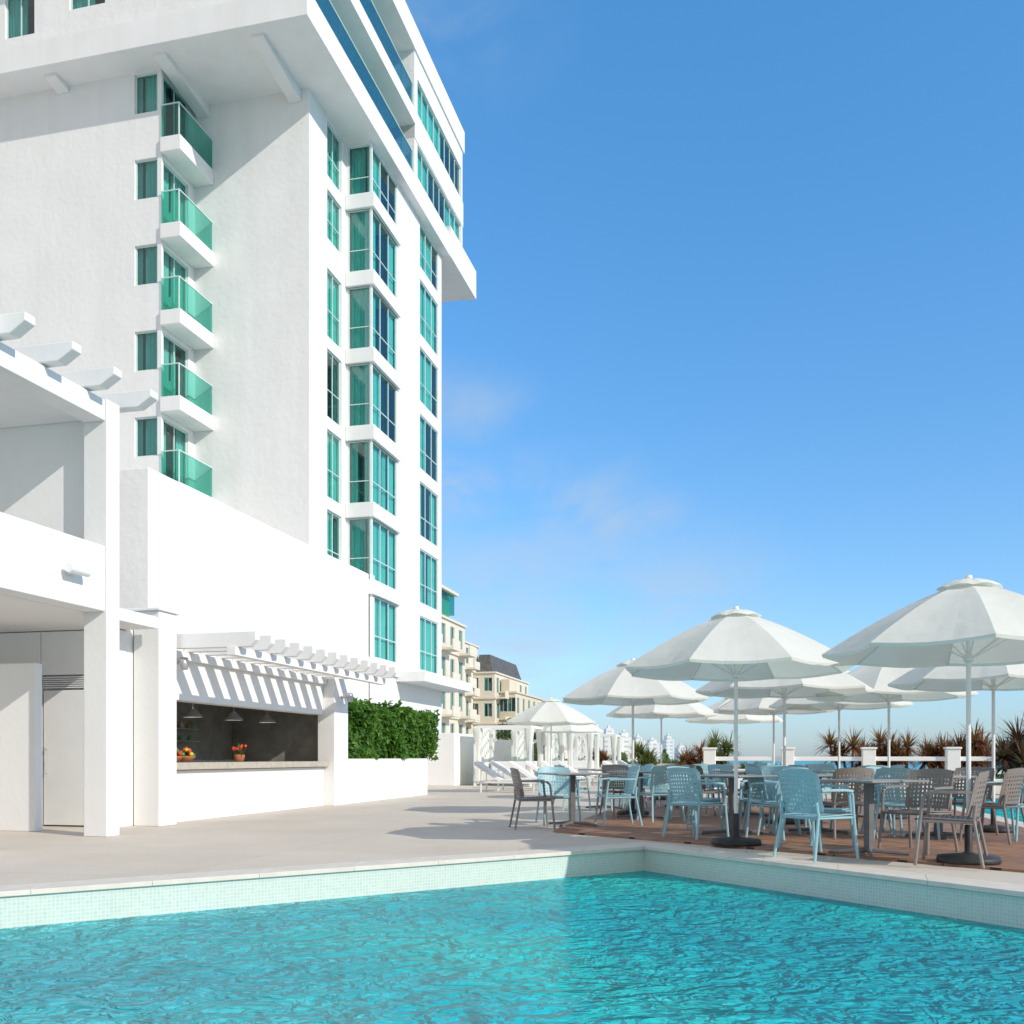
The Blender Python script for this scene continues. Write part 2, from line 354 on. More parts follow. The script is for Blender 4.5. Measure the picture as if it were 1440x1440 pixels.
sl.box(-44,-13.6,28.6,39.0,27.75,28.35)
sl.box(-44,-13.58,28.55,46.3,30.9,31.95)
sl.box(-44,-13.62,39.0,46.2,27.2,28.4)
sl.obj('roof_slabs','stucco_s',tower)
sb=MB()
def wedge(mb,w0,w1,u0,u1,zt,h0,h1):
    mb.add([(w0,u0,zt),(w1,u0,zt),(w1,u1,zt),(w0,u1,zt),(w0,u0,zt-h0),(w1,u0,zt-h0),(w1,u1,zt-h1),(w0,u1,zt-h1)],[(0,1,2,3),(4,7,6,5),(0,4,5,1),(1,5,6,2),(2,6,7,3),(3,7,4,0)])
for w in (-15.75,-19.35,-23.6,-27.9,-32): wedge(sb,w,w+.45,28.9,31.66 if w>-19.4 else 29.59,ZS-.002,.10,.42 if w>-19.4 else .22)
sb.obj('soffit_beams','stucco_s',tower)
sp=MB()
for k in range(7):
    b0=22.6-PT*k; sp.box(-14.99,-13.82,34.83,37.83,b0-.56,b0-.003)
for k in range(5):
    z=22.2-PT*k
    sp.box(-19.49,-18.72,29.5,31.66,z-.5,z)
sp.box(-13.94,-12.7,37.6,44.6,4.1,4.5)
sp.obj('balcony_slabs','stucco_s',tower,bevel=.01)
rg=MB(); rf=MB()
for k in range(5):
    z=22.2-PT*k
    rg.quad((-19.46,29.54,z+.03),(-18.80,29.54,z+.03),(-18.80,29.54,z+1.08),(-19.46,29.54,z+1.08)); rg.quad((-18.78,29.55,z+.03),(-18.78,31.64,z+.03),(-18.78,31.64,z+1.08),(-18.78,29.55,z+1.08))
    rf.box(-19.48,-18.76,29.52,29.555,z+1.085,z+1.12); rf.box(-18.80,-18.765,29.56,31.66,z+1.085,z+1.12)
    rf.box(-18.805,-18.765,29.52,29.555,z,z+1.085)
rg.obj('balcony_glass','railglass',tower); 
tg=MB()
for z in (25.5,28.35):
    tg.box(-13.74,-13.725,28.8,38.98,z+.02,z+1.08)
    rf.box(-13.76,-13.71,28.8,38.98,z+1.085,z+1.12)
    for i in range(9): u=28.8+i*1.27; rf.box(-13.78,-13.745,u,u+.04,z,z+1.085)
rf.obj('balcony_rails','frame',tower)
tg.obj('terrace_glass','blueglass',tower)
light_block=MB(); light_block.box(-43.5,-17.2,32.9,43.4,.1,24.5); light_block.obj('light_block','dark',tower)  # unseen box added inside the hollow tower to block light leaks

pod = empty('podium_building', rz=-TH)
pb=MB(); pb.box(-44,-14.05,20.8,29.48,0,8.02); pb.box(-18.7,-14.05,29.485,34.9,0,8.02); pb.box(-14.04,-13.97,34.905,35.3,0,8.02)
pb.obj('walls','stucco',pod,bevel=.03)

# ------------------------------------------------------------------ SNACK BAR
bar = empty('poolside_bar', rz=-TH)
k=MB()
k.box(-8.66,-8.24,12.45,12.9,0,3.118)
k.box(-14,-8.665,12.6,12.85,0,3.115)
k.box(-8.62,-8.24,18.6,19.3,0,3.118)
k.box(-13,-8.625,19.05,19.3,0,3.11)
k.box(-8.75,-8.49,12.905,18.595,1.88,3.115)
k.box(-8.62,-8.47,12.905,18.595,0,0.80)
k.box(-13.9,-8.76,12.86,19.04,2.95,3.10)
k.box(-14,-8.2,12.40,12.95,3.12,3.16)
k.obj('walls','stucco_s',bar,bevel=.012)
k=MB(); k.box(-9.2,-8.36,12.92,18.59,0.81,0.92); k.obj('counter_top','counter',bar,bevel=.01)
k=MB(); k.box(-10.9,-10.8,12.86,19.04,0,2.94); k.box(-10.79,-8.77,12.86,12.9,0,2.94); k.box(-10.79,-8.63,19.0,19.04,0,2.94)
k.obj('interior_walls','stone',bar)
k=MB(); k.box(-10.79,-8.8,12.91,18.99,0,0.02); k.obj('interior_floor','counter',bar)
k=MB()
for i in range(13):
    u=12.98+i*.485
    z0,z1=2.63,2.85
    k.add([(-8.48,u,z0),(-8.48,u+.13,z0),(-7.1,u+.13,z0),(-7.1,u,z0),(-8.48,u,z1),(-8.48,u+.13,z1),(-7.0,u+.13,z1),(-7.0,u,z1),(-7.0,u,z0+.1),(-7.0,u+.13,z0+.1)],
          [(0,1,2,3),(4,7,6,5),(0,3,8,7,4),(1,5,6,9,2),(3,2,9,8),(8,9,6,7),(0,4,5,1)])
k.box(-7.42,-7.28,12.9,19.0,2.50,2.627)
k.box(-8.485,-8.40,12.92,18.58,2.50,2.627)
k.obj('pergola','stucco_s',bar,bevel=.008)
k=MB(); kb=MB()
for u in (13.8,15.2,16.6,17.9):
    k.tube((-9.4,u,2.94),(-9.4,u,1.84),.008,n=6); k.lathe([(.02,1.86),(.05,1.84),(.15,1.74),(.17,1.70)],16,-9.4,u)
    kb.lathe([(0,1.72),(.05,1.715),(.06,1.75),(0.02,1.80)],12,-9.4,u)
k.obj('pendant_lamps','steel',bar); kb.obj('lamp_bulbs','bulb',bar)
k=MB(); k.box(-10.78,-10.2,14.2,16.0,.0,0.9)
k.box(-10.7,-10.25,14.4,15.1,.91,1.35); k.box(-10.7,-10.3,15.3,15.75,.91,1.2)
for i in range(2): k.box(-10.78,-10.45,15.0,17.2,1.30+.24*i,1.32+.24*i)
k.box(-10.78,-10.3,16.2,18.6,0,.95)
k.obj('kitchen_shelving','steel',bar,bevel=.01)
rr=random.Random(5)
bt={'greenf':MB(),'amber':MB(),'counter':MB()}
for i in range(2):
    u=15.1
    while u<17.1:
        kk=rr.choice(list(bt)); h=rr.uniform(.10,.17); r0=rr.uniform(.03,.05); zb=1.322+.24*i
        bt[kk].lathe([(0,zb),(r0,zb),(r0,zb+h*.6),(r0*.35,zb+h*.8),(r0*.35,zb+h),(0,zb+h)],10,-10.55,u)
        u+=rr.uniform(.12,.34)
for kk,nm in (('greenf','green_bottles'),('amber','amber_bottles'),('counter','jars')): bt[kk].obj(nm,kk,bar)
def sphere(mb, c, r, n=8, sz=1.0):
    vs=[];fs=[]
    for j in range(n//2+1):
        t=pi*j/(n//2)
        for i in range(n): a=2*pi*i/n; vs.append((c[0]+r*sin(t)*cos(a),c[1]+r*sin(t)*sin(a),c[2]+r*sz*cos(t)))
    for j in range(n//2):
        for i in range(n): fs.append((j*n+i,j*n+(i+1)%n,(j+1)*n+(i+1)%n,(j+1)*n+i))
    mb.add(vs,fs)
def bowl(name, u, seed):
    e=empty(name, LW(-8.65,u,.92), -TH); r=random.Random(seed)
    b=MB(); b.lathe([(.0,.005),(.07,.005),(.13,.07),(.15,.10),(.14,.10),(.12,.07)],18); b.obj('bowl','clay',e,smooth=True)
    for nm,mt in (('apples','red'),('oranges','yellow'),('limes','greenf')):
        b=MB()
        for i in range(7):
            a=r.random()*6.28; d=r.random()*.11; sphere(b,(d*cos(a),d*sin(a),.11+(.11-d)*.9+r.random()*.03),.035,10)
        b.obj(nm,mt,e,smooth=True)
bowl('fruit_bowl',13.45,1); bowl('fruit_bowl',13.8,5)
def blades(mb, n, L, wd, rnd, droop=.5, base=(0,0,0), up=.6, seg=4, lo=-.2):
    for i in range(n):
        a=rnd.random()*2*pi
        el=math.asin(min(1,max(-.5,rnd.uniform(lo,1))))
        l=L*rnd.uniform(.7,1.1); d=Vector((cos(a)*cos(el),sin(a)*cos(el),sin(el)))
        sd=Vector((-sin(a),cos(a),0)); p=Vector(base); pts=[]
        for s in range(seg+1):
            w=wd*(1-(s/seg)**1.5)*(.6 if s==0 else 1)
            pts.append((p-sd*w*.5,p+sd*w*.5)); d=(d+Vector((0,0,-droop*(s+1)/seg*.45))).normalized(); p=p+d*l/seg
        for s in range(seg): mb.quad(pts[s][0],pts[s][1],pts[s+1][1],pts[s+1][0])
e=empty('flower_pot', LW(-8.7,15.55,.92), -TH)
b=MB(); b.lathe([(0,.0),(.07,.0),(.10,.09),(.09,.13),(.08,.13)],16); b.obj('pot','clay',e,smooth=True)
b=MB(); blades(b,26,.22,.03,random.Random(2),.4,(0,0,.12)); b.obj('leaves','greenleaf',e)
b=MB(); r=random.Random(4)
for i in range(9): sphere(b,(r.uniform(-.1,.1),r.uniform(-.1,.1),r.uniform(.2,.3)),.03,8)
b.obj('blooms','red',e,smooth=True)
def speaker(u,w,z):
    e=empty('wall_speaker', LW(w,u,z), -TH); b=MB()
    b.tube((0,0,0),(.16,0,.02),.03,n=8); b.lathe([(.0,-.10),(.06,-.09),(.075,.0),(.06,.09),(0,.10)],14,.2,0); b.obj('housing','steel',e,smooth=True)
speaker(13.15,-8.48,2.42); speaker(18.9,-8.23,2.25)

# ------------------------------------------------------------------ LEFT PAVILION
pav = empty('pavilion_building', rz=-TH)
k=MB()
k.box(-8.14,-7.80,10.67,10.93,0,5.50); k.box(-8.14,-7.80,8.5,8.85,0,6.15)
k.box(-8.12,-7.82,8.855,10.665,2.83,3.65); k.box(-8.12,-7.82,8.855,10.665,5.22,5.485)
k.box(-14,-8.145,10.86,11.0,3.02,5.48)
k.box(-14,-8.15,8.5,12.3,2.83,3.0)
k.box(-14,-8.15,8.5,10.85,5.32,5.47)
k.box(-14,-9.95,12.1,12.3,0,2.82); k.box(-9.17,-8.67,12.1,12.3,0,2.82); k.box(-9.94,-9.18,12.1,12.3,2.19,2.82)
k.box(-14,-9.29,11.2,11.34,0,2.27)
k.box(-8.95,-8.68,12.31,12.59,0,3.1)
k.obj('walls','stucco_s',pav,bevel=.012)
k=MB()
for i in range(5):
    u=8.05+i*.745; z0=5.51;z1=5.72
    k.add([(-9.4,u,z0),(-9.4,u+.16,z0),(-7.62,u+.16,z0),(-7.62,u,z0),(-9.4,u,z1),(-9.4,u+.16,z1),(-7.42,u+.16,z1),(-7.42,u,z1),(-7.42,u,z0+0.12),(-7.42,u+.16,z0+.12)],
          [(0,1,2,3),(4,7,6,5),(0,3,8,7,4),(1,5,6,9,2),(3,2,9,8),(8,9,6,7),(0,4,5,1)])
k.obj('roof_pergola','stucco_s',pav,bevel=.01)
k=MB(); k.box(-9.92,-9.2,12.13,12.18,0.02,1.97)
k.obj('door','whitepaint',pav,bevel=.008)
k=MB()
for i in range(6): k.box(-9.92,-9.2,12.12,12.16,2.0+i*.03,2.015+i*.03)
k.box(-9.94,-9.18,12.2,12.22,1.98,2.19)
k.obj('door_louvre','whitepaint',pav)
k=MB(); k.tube((-9.86,12.08,.75),(-9.86,12.08,1.15),.012); k.tube((-9.86,12.08,.78),(-9.86,12.13,.78),.008); k.tube((-9.86,12.08,1.12),(-9.86,12.13,1.12),.008); k.obj('door_handle','steel',pav)
e=empty('wall_spotlight', LW(-7.80,10.0,3.22), -TH); b=MB()
b.box(0,.035,-.06,.06,-.05,.05); b.tube((.03,0,0),(.09,0,0),.02); b.tube((.10,-.17,0),(.10,.17,0),.055,n=14); b.obj('housing','whitepaint',e)

# ------------------------------------------------------------------ planter + hedge
pl = empty('planter_wall', rz=-TH); k=MB(); k.box(-9.6,-8.24,19.31,24.6,0,.97); k.obj('wall','stucco_s',pl,bevel=.015)
def leafcloud(name, fn_pts, size, mat, parent=None, loc=(0,0,0), rz=0, seed=0):
    r=random.Random(seed); b=MB()
    for p,nrm in fn_pts(r):
        s=size*r.uniform(.6,1.3)
        d=Vector((r.gauss(0,1),r.gauss(0,1),r.gauss(0,1))).normalized()
        d=(d*.8+Vector(nrm)*.8).normalized()
        a=d.orthogonal().normalized(); a.rotate(Matrix.Rotation(r.random()*6.28,3,d)); c=d.cross(a)
        P=Vector(p)
        b.quad(P-a*s, P+c*s*.45+d*s*.15, P+a*s, P-c*s*.45+d*s*.15)
    o=b.obj(name,mat,parent); o.location=loc; o.rotation_euler=(0,0,rz); return o
hd=empty('hedge', rz=-TH)
def hp(r):
    out=[]
    for i in range(15000):
        u=r.uniform(19.35,25.9); w0=-8.34; z=r.uniform(.95,2.2)
        lump=.24*sin(u*3.1)+.16*sin(z*5+u*2.3)+.12*sin(u*7.7+z*3)
        top=2.06+.10*sin(u*2.2+1)+.09*sin(u*6.1)+.06*sin(u*13)
        if r.random()<.62:
            w=w0+lump*.6-.1-abs(r.gauss(0,.12)); 
            if z>top: z=top-r.random()*.1
            if z<1.1 and u>24.6: continue
            out.append(((w,u,z),(1,0,.3)))
        elif r.random()<.6:
            w=r.uniform(-9.5,w0); out.append(((w,u,top-abs(r.gauss(0,.06))+r.random()*.14),(0,0,1)))
        else:
            w=r.uniform(-9.5,w0); e_=19.4+abs(r.gauss(0,.08)) if r.random()<.5 else 25.85-abs(r.gauss(0,.1)); out.append(((w,e_,z),(0,-1,0)))
    return out
leafcloud('foliage',hp,.08,'hedge',hd,seed=3)
k=MB(); k.box(-9.4,-8.75,19.5,25.6,.9,1.9); k.obj('dark_fill','trunk',hd)  # solid dark box inside the leaves; inner shade put into its colour

gw=empty('garden_wall', rz=-TH); k=MB(); k.box(-12.5,-9.9,32.5,36,0,1.85); k.box(-11.2,-9.35,37.5,43,0,1.7); k.obj('wall','stucco_s',gw,bevel=.02)

# ------------------------------------------------------------------ GROUND, POOL
C=Vector((1.48,10.9,0)); dL=Vector((-.819,-.574,0)).normalized(); dR=Vector((.53,-.848,0)).normalized()
PL=24
pool=[C, C+dR*PL, C+dR*PL+dL*PL, C+dL*PL]
p2w=(4.1,9.4); p2u=(12.5,26.5)
pool2=[LW(p2w[0],p2u[0]),LW(p2w[1],p2u[0]),LW(p2w[1],p2u[1]),LW(p2w[0],p2u[1])]
outer=[LW(-60,-50),LW(12.5,-50),LW(12.5,30),LW(2.5,30),LW(2.5,130),LW(-60,130)]
def fillpoly(name, loops, z, mat, parent=None):
    bm=bmesh.new(); es=[]
    for lp in loops:
        vs=[bm.verts.new((p.x,p.y,z)) for p in lp]
        for i in range(len(vs)): es.append(bm.edges.new((vs[i],vs[(i+1)%len(vs)])))
    bmesh.ops.triangle_fill(bm, edges=es, use_beauty=True)
    bmesh.ops.recalc_face_normals(bm, faces=bm.faces[:])
    me=bpy.data.meshes.new(name); bm.to_mesh(me); bm.free(); me.materials.append(M[mat])
    if me.polygons[0].normal.z<0: me.flip_normals()
    o=bpy.data.objects.new(name,me); COL.objects.link(o); o.parent=parent; return o
fillpoly('terrace_ground',[outer,pool,pool2],0,'paving')
k=MB()
for i in range(len(outer)):
    a=outer[i]; b_=outer[(i+1)%len(outer)]; k.quad((a.x,a.y,0),(b_.x,b_.y,0),(b_.x,b_.y,-4.5),(a.x,a.y,-4.5))
k.obj('terrace_retaining_wall','stucco')
def inset(poly, d):
    out=[]
    n=len(poly)
    for i in range(n):
        p=poly[i]; a=(poly[i-1]-p).normalized(); b_=(poly[(i+1)%n]-p).normalized()
        s=abs(a.cross(b_).z); out.append(p+(a+b_)*(d/max(s,.1)))
    return out
def poolbuild(name, poly, zw, zf, zt, cw=.36):
    e=empty(name)
    me=bpy.data.meshes.new('tiled_walls'); vs=[];fs=[];uv=[]
    n=len(poly)
    for i in range(n):
        a=poly[i]; b_=poly[(i+1)%n]; l=(b_-a).length; o=len(vs)
        vs+=[(a.x,a.y,zt-.02),(b_.x,b_.y,zt-.02),(b_.x,b_.y,zf),(a.x,a.y,zf)]; fs.append((o,o+1,o+2,o+3)); uv+=[(0,0),(l,0),(l,zf),(0,zf)]
    me.from_pydata(vs,[],fs); ul=me.uv_layers.new(name='UVMap')
    for i,d in enumerate(ul.data): d.uv=uv[i]
    me.materials.append(M['mosaic']); o=bpy.data.objects.new('tiled_walls',me); COL.objects.link(o); o.parent=e
    b=MB(); b.quad(*[(p.x,p.y,zf) for p in poly]); b.obj('pool_floor','poolfloor',e)
    b=MB(); b.quad(*[(p.x,p.y,zw) for p in poly]); b.obj('water','water',e)
    ins=inset(poly,.03); outp=inset(poly,-cw)
    b=MB()
    for i in range(n):
        j=(i+1)%n
        L_=(outp[j]-outp[i]).length; m_=int(L_/.9)
        for q in range(m_):
            g=.0012/L_
            t0=q/m_+g; t1=(q+1)/m_-g
            A=ins[i].lerp(ins[j],t0);B=ins[i].lerp(ins[j],t1);Cc=outp[i].lerp(outp[j],t1);D=outp[i].lerp(outp[j],t0)
            z1=zt+.008; z0=zt-.032
            v=[(p.x,p.y,z0) for p in (A,B,Cc,D)]+[(p.x,p.y,z1) for p in (A,B,Cc,D)]
            b.add(v,[(0,3,2,1),(4,5,6,7),(0,1,5,4),(1,2,6,5),(2,3,7,6),(3,0,4,7)])
    b.obj('coping','coping',e,bevel=.004)
    return e
poolbuild('swimming_pool',pool,-.27,-1.5,0)
poolbuild('infinity_pool',pool2,-.05,-1.2,0.0,.3)
A=Vector((.55,12.95,0)); B=A+(Vector((4.5,8.35,0))-A)*2.2
deck=[A,B,B+Vector((6,4,0)),LW(3.75,12.2),LW(3.75,24),A+LW(0,11.5)]
fillpoly('wooden_deck',[deck],.024,'wood')
b=MB()
for i in range(len(deck)):
    p=deck[i];q=deck[(i+1)%len(deck)]; b.quad((p.x,p.y,.0245),(q.x,q.y,.0245),(q.x,q.y,-.01),(p.x,p.y,-.01))
b.obj('deck_edge','wood')

b=MB(); b.quad((-9000,-3000,-5),(9000,-3000,-5),(9000,9000,-5),(-9000,9000,-5)); b.obj('sea','sea')
gl=[Vector((-9000,-3000,0)),LW(20,-3000),LW(20,60),LW(6,130),Vector((85,600,0)),Vector((380,2600,0)),Vector((300,4000,0)),Vector((-9000,4000,0))]
fillpoly('ground',[gl],-4.5,'sand')

# ------------------------------------------------------------------ fence
fn=empty('terrace_fence', rz=-TH); k=MB()
k.box(-1.2,11.9,28.3,28.5,0,.42)
for i in range(7):
    w=-1.2+i*2.15; k.box(w,w+.34,28.22,28.56,0,1.22); k.box(w-.03,w+.37,28.19,28.59,1.22,1.28)
for z in (.55,.90): k.box(-1.0,11.8,28.34,28.44,z,z+.12)
for i in range(14):
    u=28.6-i*2.2; k.box(11.72,12.06,u-.34,u,0,1.22)
for z in (.55,.90): k.box(11.82,11.94,-1,28.3,z,z+.12)
k.obj('posts_and_rails','whitepaint',fn,bevel=.015)

# ------------------------------------------------------------------ UMBRELLAS
def umb_meshes():
    R=1.30; n=8; zr=1.97; zt=2.57
    PW=1.28
    cv=MB()
    rows=[]
    NR=9; NS=6
    def zp(t): return zt-(zt-zr)*(t**PW)
    for j in range(NR+1):
        t=j/NR; r=.10+(R-.10)*t
        ring=[]
        for i in range(n*NS):
            f=(i%NS)/NS
            a0=2*pi*(i//NS)/n+.2; a1=a0+2*pi/n
            x=r*(cos(a0)*(1-f)+cos(a1)*f); y=r*(sin(a0)*(1-f)+sin(a1)*f)
            z=zp(t)
            z-= .028*sin(pi*f)*t
            k_=1-.03*sin(pi*f)*(t**3)
            ring.append((x*k_,y*k_,z))
        rows.append(ring)
    m_=n*NS
    vs=[p for r in rows for p in r]; fs=[]
    for j in range(NR):
        for i in range(m_): fs.append((j*m_+i,j*m_+(i+1)%m_,(j+1)*m_+(i+1)%m_,(j+1)*m_+i))
    cv.add(vs,fs)
    last=rows[-1]; vs=list(last)+[(x*.995,y*.995,z-.03) for x,y,z in last]
    cv.add(vs,[(i,(i+1)%m_,m_+(i+1)%m_,m_+i) for i in range(m_)])
    rows=[]
    for j in range(5):
        t=j/4; r=.02+.27*t; ring=[]
        for i in range(m_):
            f=(i%NS)/NS; a0=2*pi*(i//NS)/n+.2; a1=a0+2*pi/n
            x=r*(cos(a0)*(1-f)+cos(a1)*f); y=r*(sin(a0)*(1-f)+sin(a1)*f); sc_=1+.03*sin(pi*f)*t
            ring.append((x*sc_,y*sc_,zt+.055-.09*t**2.2+ .02*sin(pi*f)*t))
        rows.append(ring)
    vs=[p for r in rows for p in r]; fs=[]
    for j in range(4):
        for i in range(m_): fs.append((j*m_+i,j*m_+(i+1)%m_,(j+1)*m_+(i+1)%m_,(j+1)*m_+i))
    cv.add(vs,fs)
    fr=MB()
    fr.tube((0,0,.05),(0,0,zt+.05),.021,n=12); fr.lathe([(0,zt+.10),(.03,zt+.095),(.035,zt+.07),(.02,zt+.05)],10)
    fr.lathe([(.022,1.86),(.045,1.87),(.045,1.93),(.022,1.94)],12)
    for i in range(n):
        a=2*pi*i/n+.2; c,s=cos(a),sin(a)
        pts=[(c*(.06+(R-.07)*t),s*(.06+(R-.07)*t),zp(t)-.016) for t in (0,.2,.4,.6,.8,1)]
        fr.path(pts,.008,5); fr.tube((c*.04,s*.04,1.90),(c*R*.55,s*R*.55,zp(.53)-.02),.007,n=5)
    bs=MB(); bs.lathe([(0,.0),(.27,.0),(.28,.02),(.27,.06),(.06,.085),(.035,.10),(.035,.34),(.024,.35)],24)
    return cv.mesh('canopy','canvas'), fr.mesh('pole','whitepaint'), bs.mesh('base','blackmetal')
uc,up_,ub=umb_meshes()
for p in ub.polygons: p.use_smooth=True
def umbrella(x,y,rz=0,s=1.0,z=0.024):
    e=empty('patio_umbrella',(x,y,z),rz); e.scale=(s,s,s)
    for nm,me in (('canopy',uc),('pole',up_),('base',ub)):
        o=bpy.data.objects.new(nm,me); COL.objects.link(o); o.parent=e
    return e
def px(p,Y): return (p-720)/F*Y
UM=[(1035,10.9,0,1),(1362,9.04,.3,1),(890,16.6,.15,1),(775,27,.1,1),(1103,14.4,.5,1),(1180,18.4,.2,1),(1250,15.6,.05,1),(1397,12.8,.25,1),(1088,20.5,.1,1),(930,22.5,.3,1),(1033,25.5,.6,1),(800,36,.6,1)]
for p,Y,r,s in UM: umbrella(px(p,Y),Y,r,s, .024 if Y<24 and p!=775 else 0)

# ------------------------------------------------------------------ CHAIRS, TABLES
def chair_mesh(name,mat):
    b=MB()
    for sx in (-1,1):
        b.path([(sx*.275,-.255,0),(sx*.262,-.215,.42),(sx*.268,-.19,.62),(sx*.272,-.14,.655)],.0155,8)
        b.path([(sx*.265,.30,0),(sx*.235,.22,.42),(sx*.225,.235,.55)],.0155,8)
        pts=[(sx*.275,-.17,.655),(sx*.285,-.05,.665),(sx*.28,.10,.665),(sx*.25,.21,.665)]
        for p,q in zip(pts[:-1],pts[1:]):
            v=[];
            for (x,y,z) in (p,q): v+=[(x-.024,y,z-.011),(x+.024,y,z-.011),(x+.024,y,z+.011),(x-.024,y,z+.011)]
            b.add(v,[(0,1,5,4),(1,2,6,5),(2,3,7,6),(3,0,4,7),(0,3,2,1),(4,5,6,7)])
        b.tube((sx*.255,-.21,.40),(sx*.235,.22,.40),.014,n=6)
    b.tube((-.255,-.21,.40),(.255,-.21,.40),.014,n=6); b.tube((-.235,.22,.40),(.235,.22,.40),.014,n=6)
    def sp(s,t):
        return Vector((s*(.245-.01*t), -.245+.47*t, .435-.022*(1-s*s)*sin(pi*min(1,t+.15)*.9)-.02*(t)+ (-.02*max(0,.12-t)/.12)))
    def ribbon(fn, m_, hw, th, ax=None):
        prev=None
        for i in range(m_+1):
            p,wv,nv=fn(i/m_); q=[p-wv*hw-nv*th,p+wv*hw-nv*th,p+wv*hw+nv*th,p-wv*hw+nv*th]
            if prev is not None:
                b.add(prev+q,[(0,1,5,4),(1,2,6,5),(2,3,7,6),(3,0,4,7)])
            prev=q
    for i in range(13):
        s=-1+2*i/12
        ribbon(lambda t: (sp(s,t),Vector((1,0,0)),Vector((0,0,1))),6,.0125 if 0<i<12 else .018,.005)
    for j in range(11):
        t=j/10
        ribbon(lambda q: (sp(-1+2*q,t),Vector((0,1,0)),Vector((0,0,1))),6,.012 if 0<j<10 else .02,.0052)
    def bp_(s,t):
        a=s*.62; R=.40
        return Vector((R*sin(a)*(1.0+.04*t), .225+.075*t+.0 - R*(1-cos(a))*.9 + .02, .46+.365*t - .02*s*s*t))
    def nrm(s): a=s*.62; return Vector((-sin(a),cos(a),.0))
    for i in range(13):
        s=-1+2*i/12
        ribbon(lambda t: (bp_(s,t),Vector((cos(s*.62),sin(-s*.62)*1,0)),nrm(-s)),5,.0125 if 0<i<12 else .021,.005)
    for j in range(9):
        t=j/8
        ribbon(lambda q: (bp_(-1+2*q,t),Vector((0,.2,.98)),nrm(-(-1+2*q))),10,.0115 if 0<j<8 else (.030 if j==8 else .018),.0055)
    return b.mesh(name,mat)
cb=chair_mesh('chair_blue','blueplastic'); ct=chair_mesh('chair_taupe','taupeplastic')
def chair(x,y,face,kind):
    o=bpy.data.objects.new('dining_chair',cb if kind=='b' else ct); COL.objects.link(o)
    o.location=(x,y,.026 if not (x<.55+ (y-12.95)*.2412) else .002); o.rotation_euler=(0,0,radians(face+90)); return o
def tbl_meshes():
    t=MB(); t.box(-.4,.4,-.4,.4,.728,.75)
    l=MB(); l.box(-.035,.035,-.035,.035,.02,.726); l.box(-.2,.2,-.2,.2,.716,.727)
    for a in range(4):
        c,s=cos(a*pi/2+pi/4),sin(a*pi/2+pi/4)
        l.tube((c*.03,s*.03,.045),(c*.38,s*.38,.018),.024,.016,6); l.tube((c*.37,s*.37,.018),(c*.37,s*.37,0),.02,n=8)
    return t.mesh('table_top','tabletop'), l.mesh('pedestal','tableleg')
tm,lm=tbl_meshes()
def table(x,y,rz):
    e=empty('dining_table',(x,y,.026),rz)
    o=bpy.data.objects.new('top',tm); COL.objects.link(o); o.parent=e
    md=o.modifiers.new('b','BEVEL'); md.width=.006
    o=bpy.data.objects.new('pedestal',lm); COL.objects.link(o); o.parent=e
def tset(x,y,rot,kinds,d=.62,rj=8,seed=0):
    r=random.Random(seed+int(x*100)); table(x,y,radians(rot))
    for i,kd in enumerate(kinds):
        if kd=='-': continue
        a=rot+i*90; dd=d+r.uniform(-.04,.08); chair(x+dd*cos(radians(a)),y+dd*sin(radians(a)),a+180+r.uniform(-rj,rj),kd)
tset(px(805,13.9),13.9,15,['b','b','t','-'])
tset(px(1222,9.75),9.75,28,['t','b','b','-'],.72)
chair(px(1335,8.9),8.9,150,'t')
tset(px(1030,12.3),12.3,40,['b','b','b','b'],.66)
tset(px(900,15.6),15.6,20,['b','t','-','b'])
tset(px(1150,12.6),12.6,10,['b','b','b','t'])
tset(px(1320,11.9),11.9,35,['t','b','b','t'])
tset(px(1050,16.2),16.2,15,['b','b','t','b'])
tset(px(1190,15.8),15.8,10,['b','b','b','b'])
tset(px(960,19),19,10,['b','t','b','b'])
tset(px(1110,19.5),19.5,15,['b','b','b','t'])
tset(px(850,18.5),18.5,15,['b','-','b','b'])
chair(px(1425,11.6),11.6,200,'b')

# ------------------------------------------------------------------ loungers, cabanas
def lounger(w,u,rz):
    e=empty('sun_lounger',LW(w,u,0),-TH+rz); f=MB(); c=MB()
    for sx in (-.3,.3):
        f.box(sx-.02,sx+.02,-.95,.95,.27,.32)
        for y in (-.8,.75): f.box(sx-.02,sx+.02,y-.02,y+.02,0,.27)
        f.tube((sx,.2,.32),(sx,.95,.80),.02,n=6); f.tube((sx,.75,.3),(sx,.75,.66),.014,n=6)
    f.obj('frame','whitepaint',e)
    c.box(-.29,.29,-.95,.2,.325,.38)
    c.add([(-.29,.2,.33),(.29,.2,.33),(.29,.97,.83),(-.29,.97,.83),(-.29,.17,.385),(.29,.17,.385),(.29,.94,.885),(-.29,.94,.885)],[(0,3,2,1),(4,5,6,7),(0,1,5,4),(1,2,6,5),(2,3,7,6),(3,0,4,7)])
    c.obj('sling','cushion',e,bevel=.015)
for i,(w,u) in enumerate([(-6.6,27.0),(-6.5,28.6),(-6.4,30.3),(-6.3,32.2),(-6.2,34.4),(-6.1,37),(-4.0,34.5),(-3.9,38)]): lounger(w,u,radians(90 if w<-5 else 80))
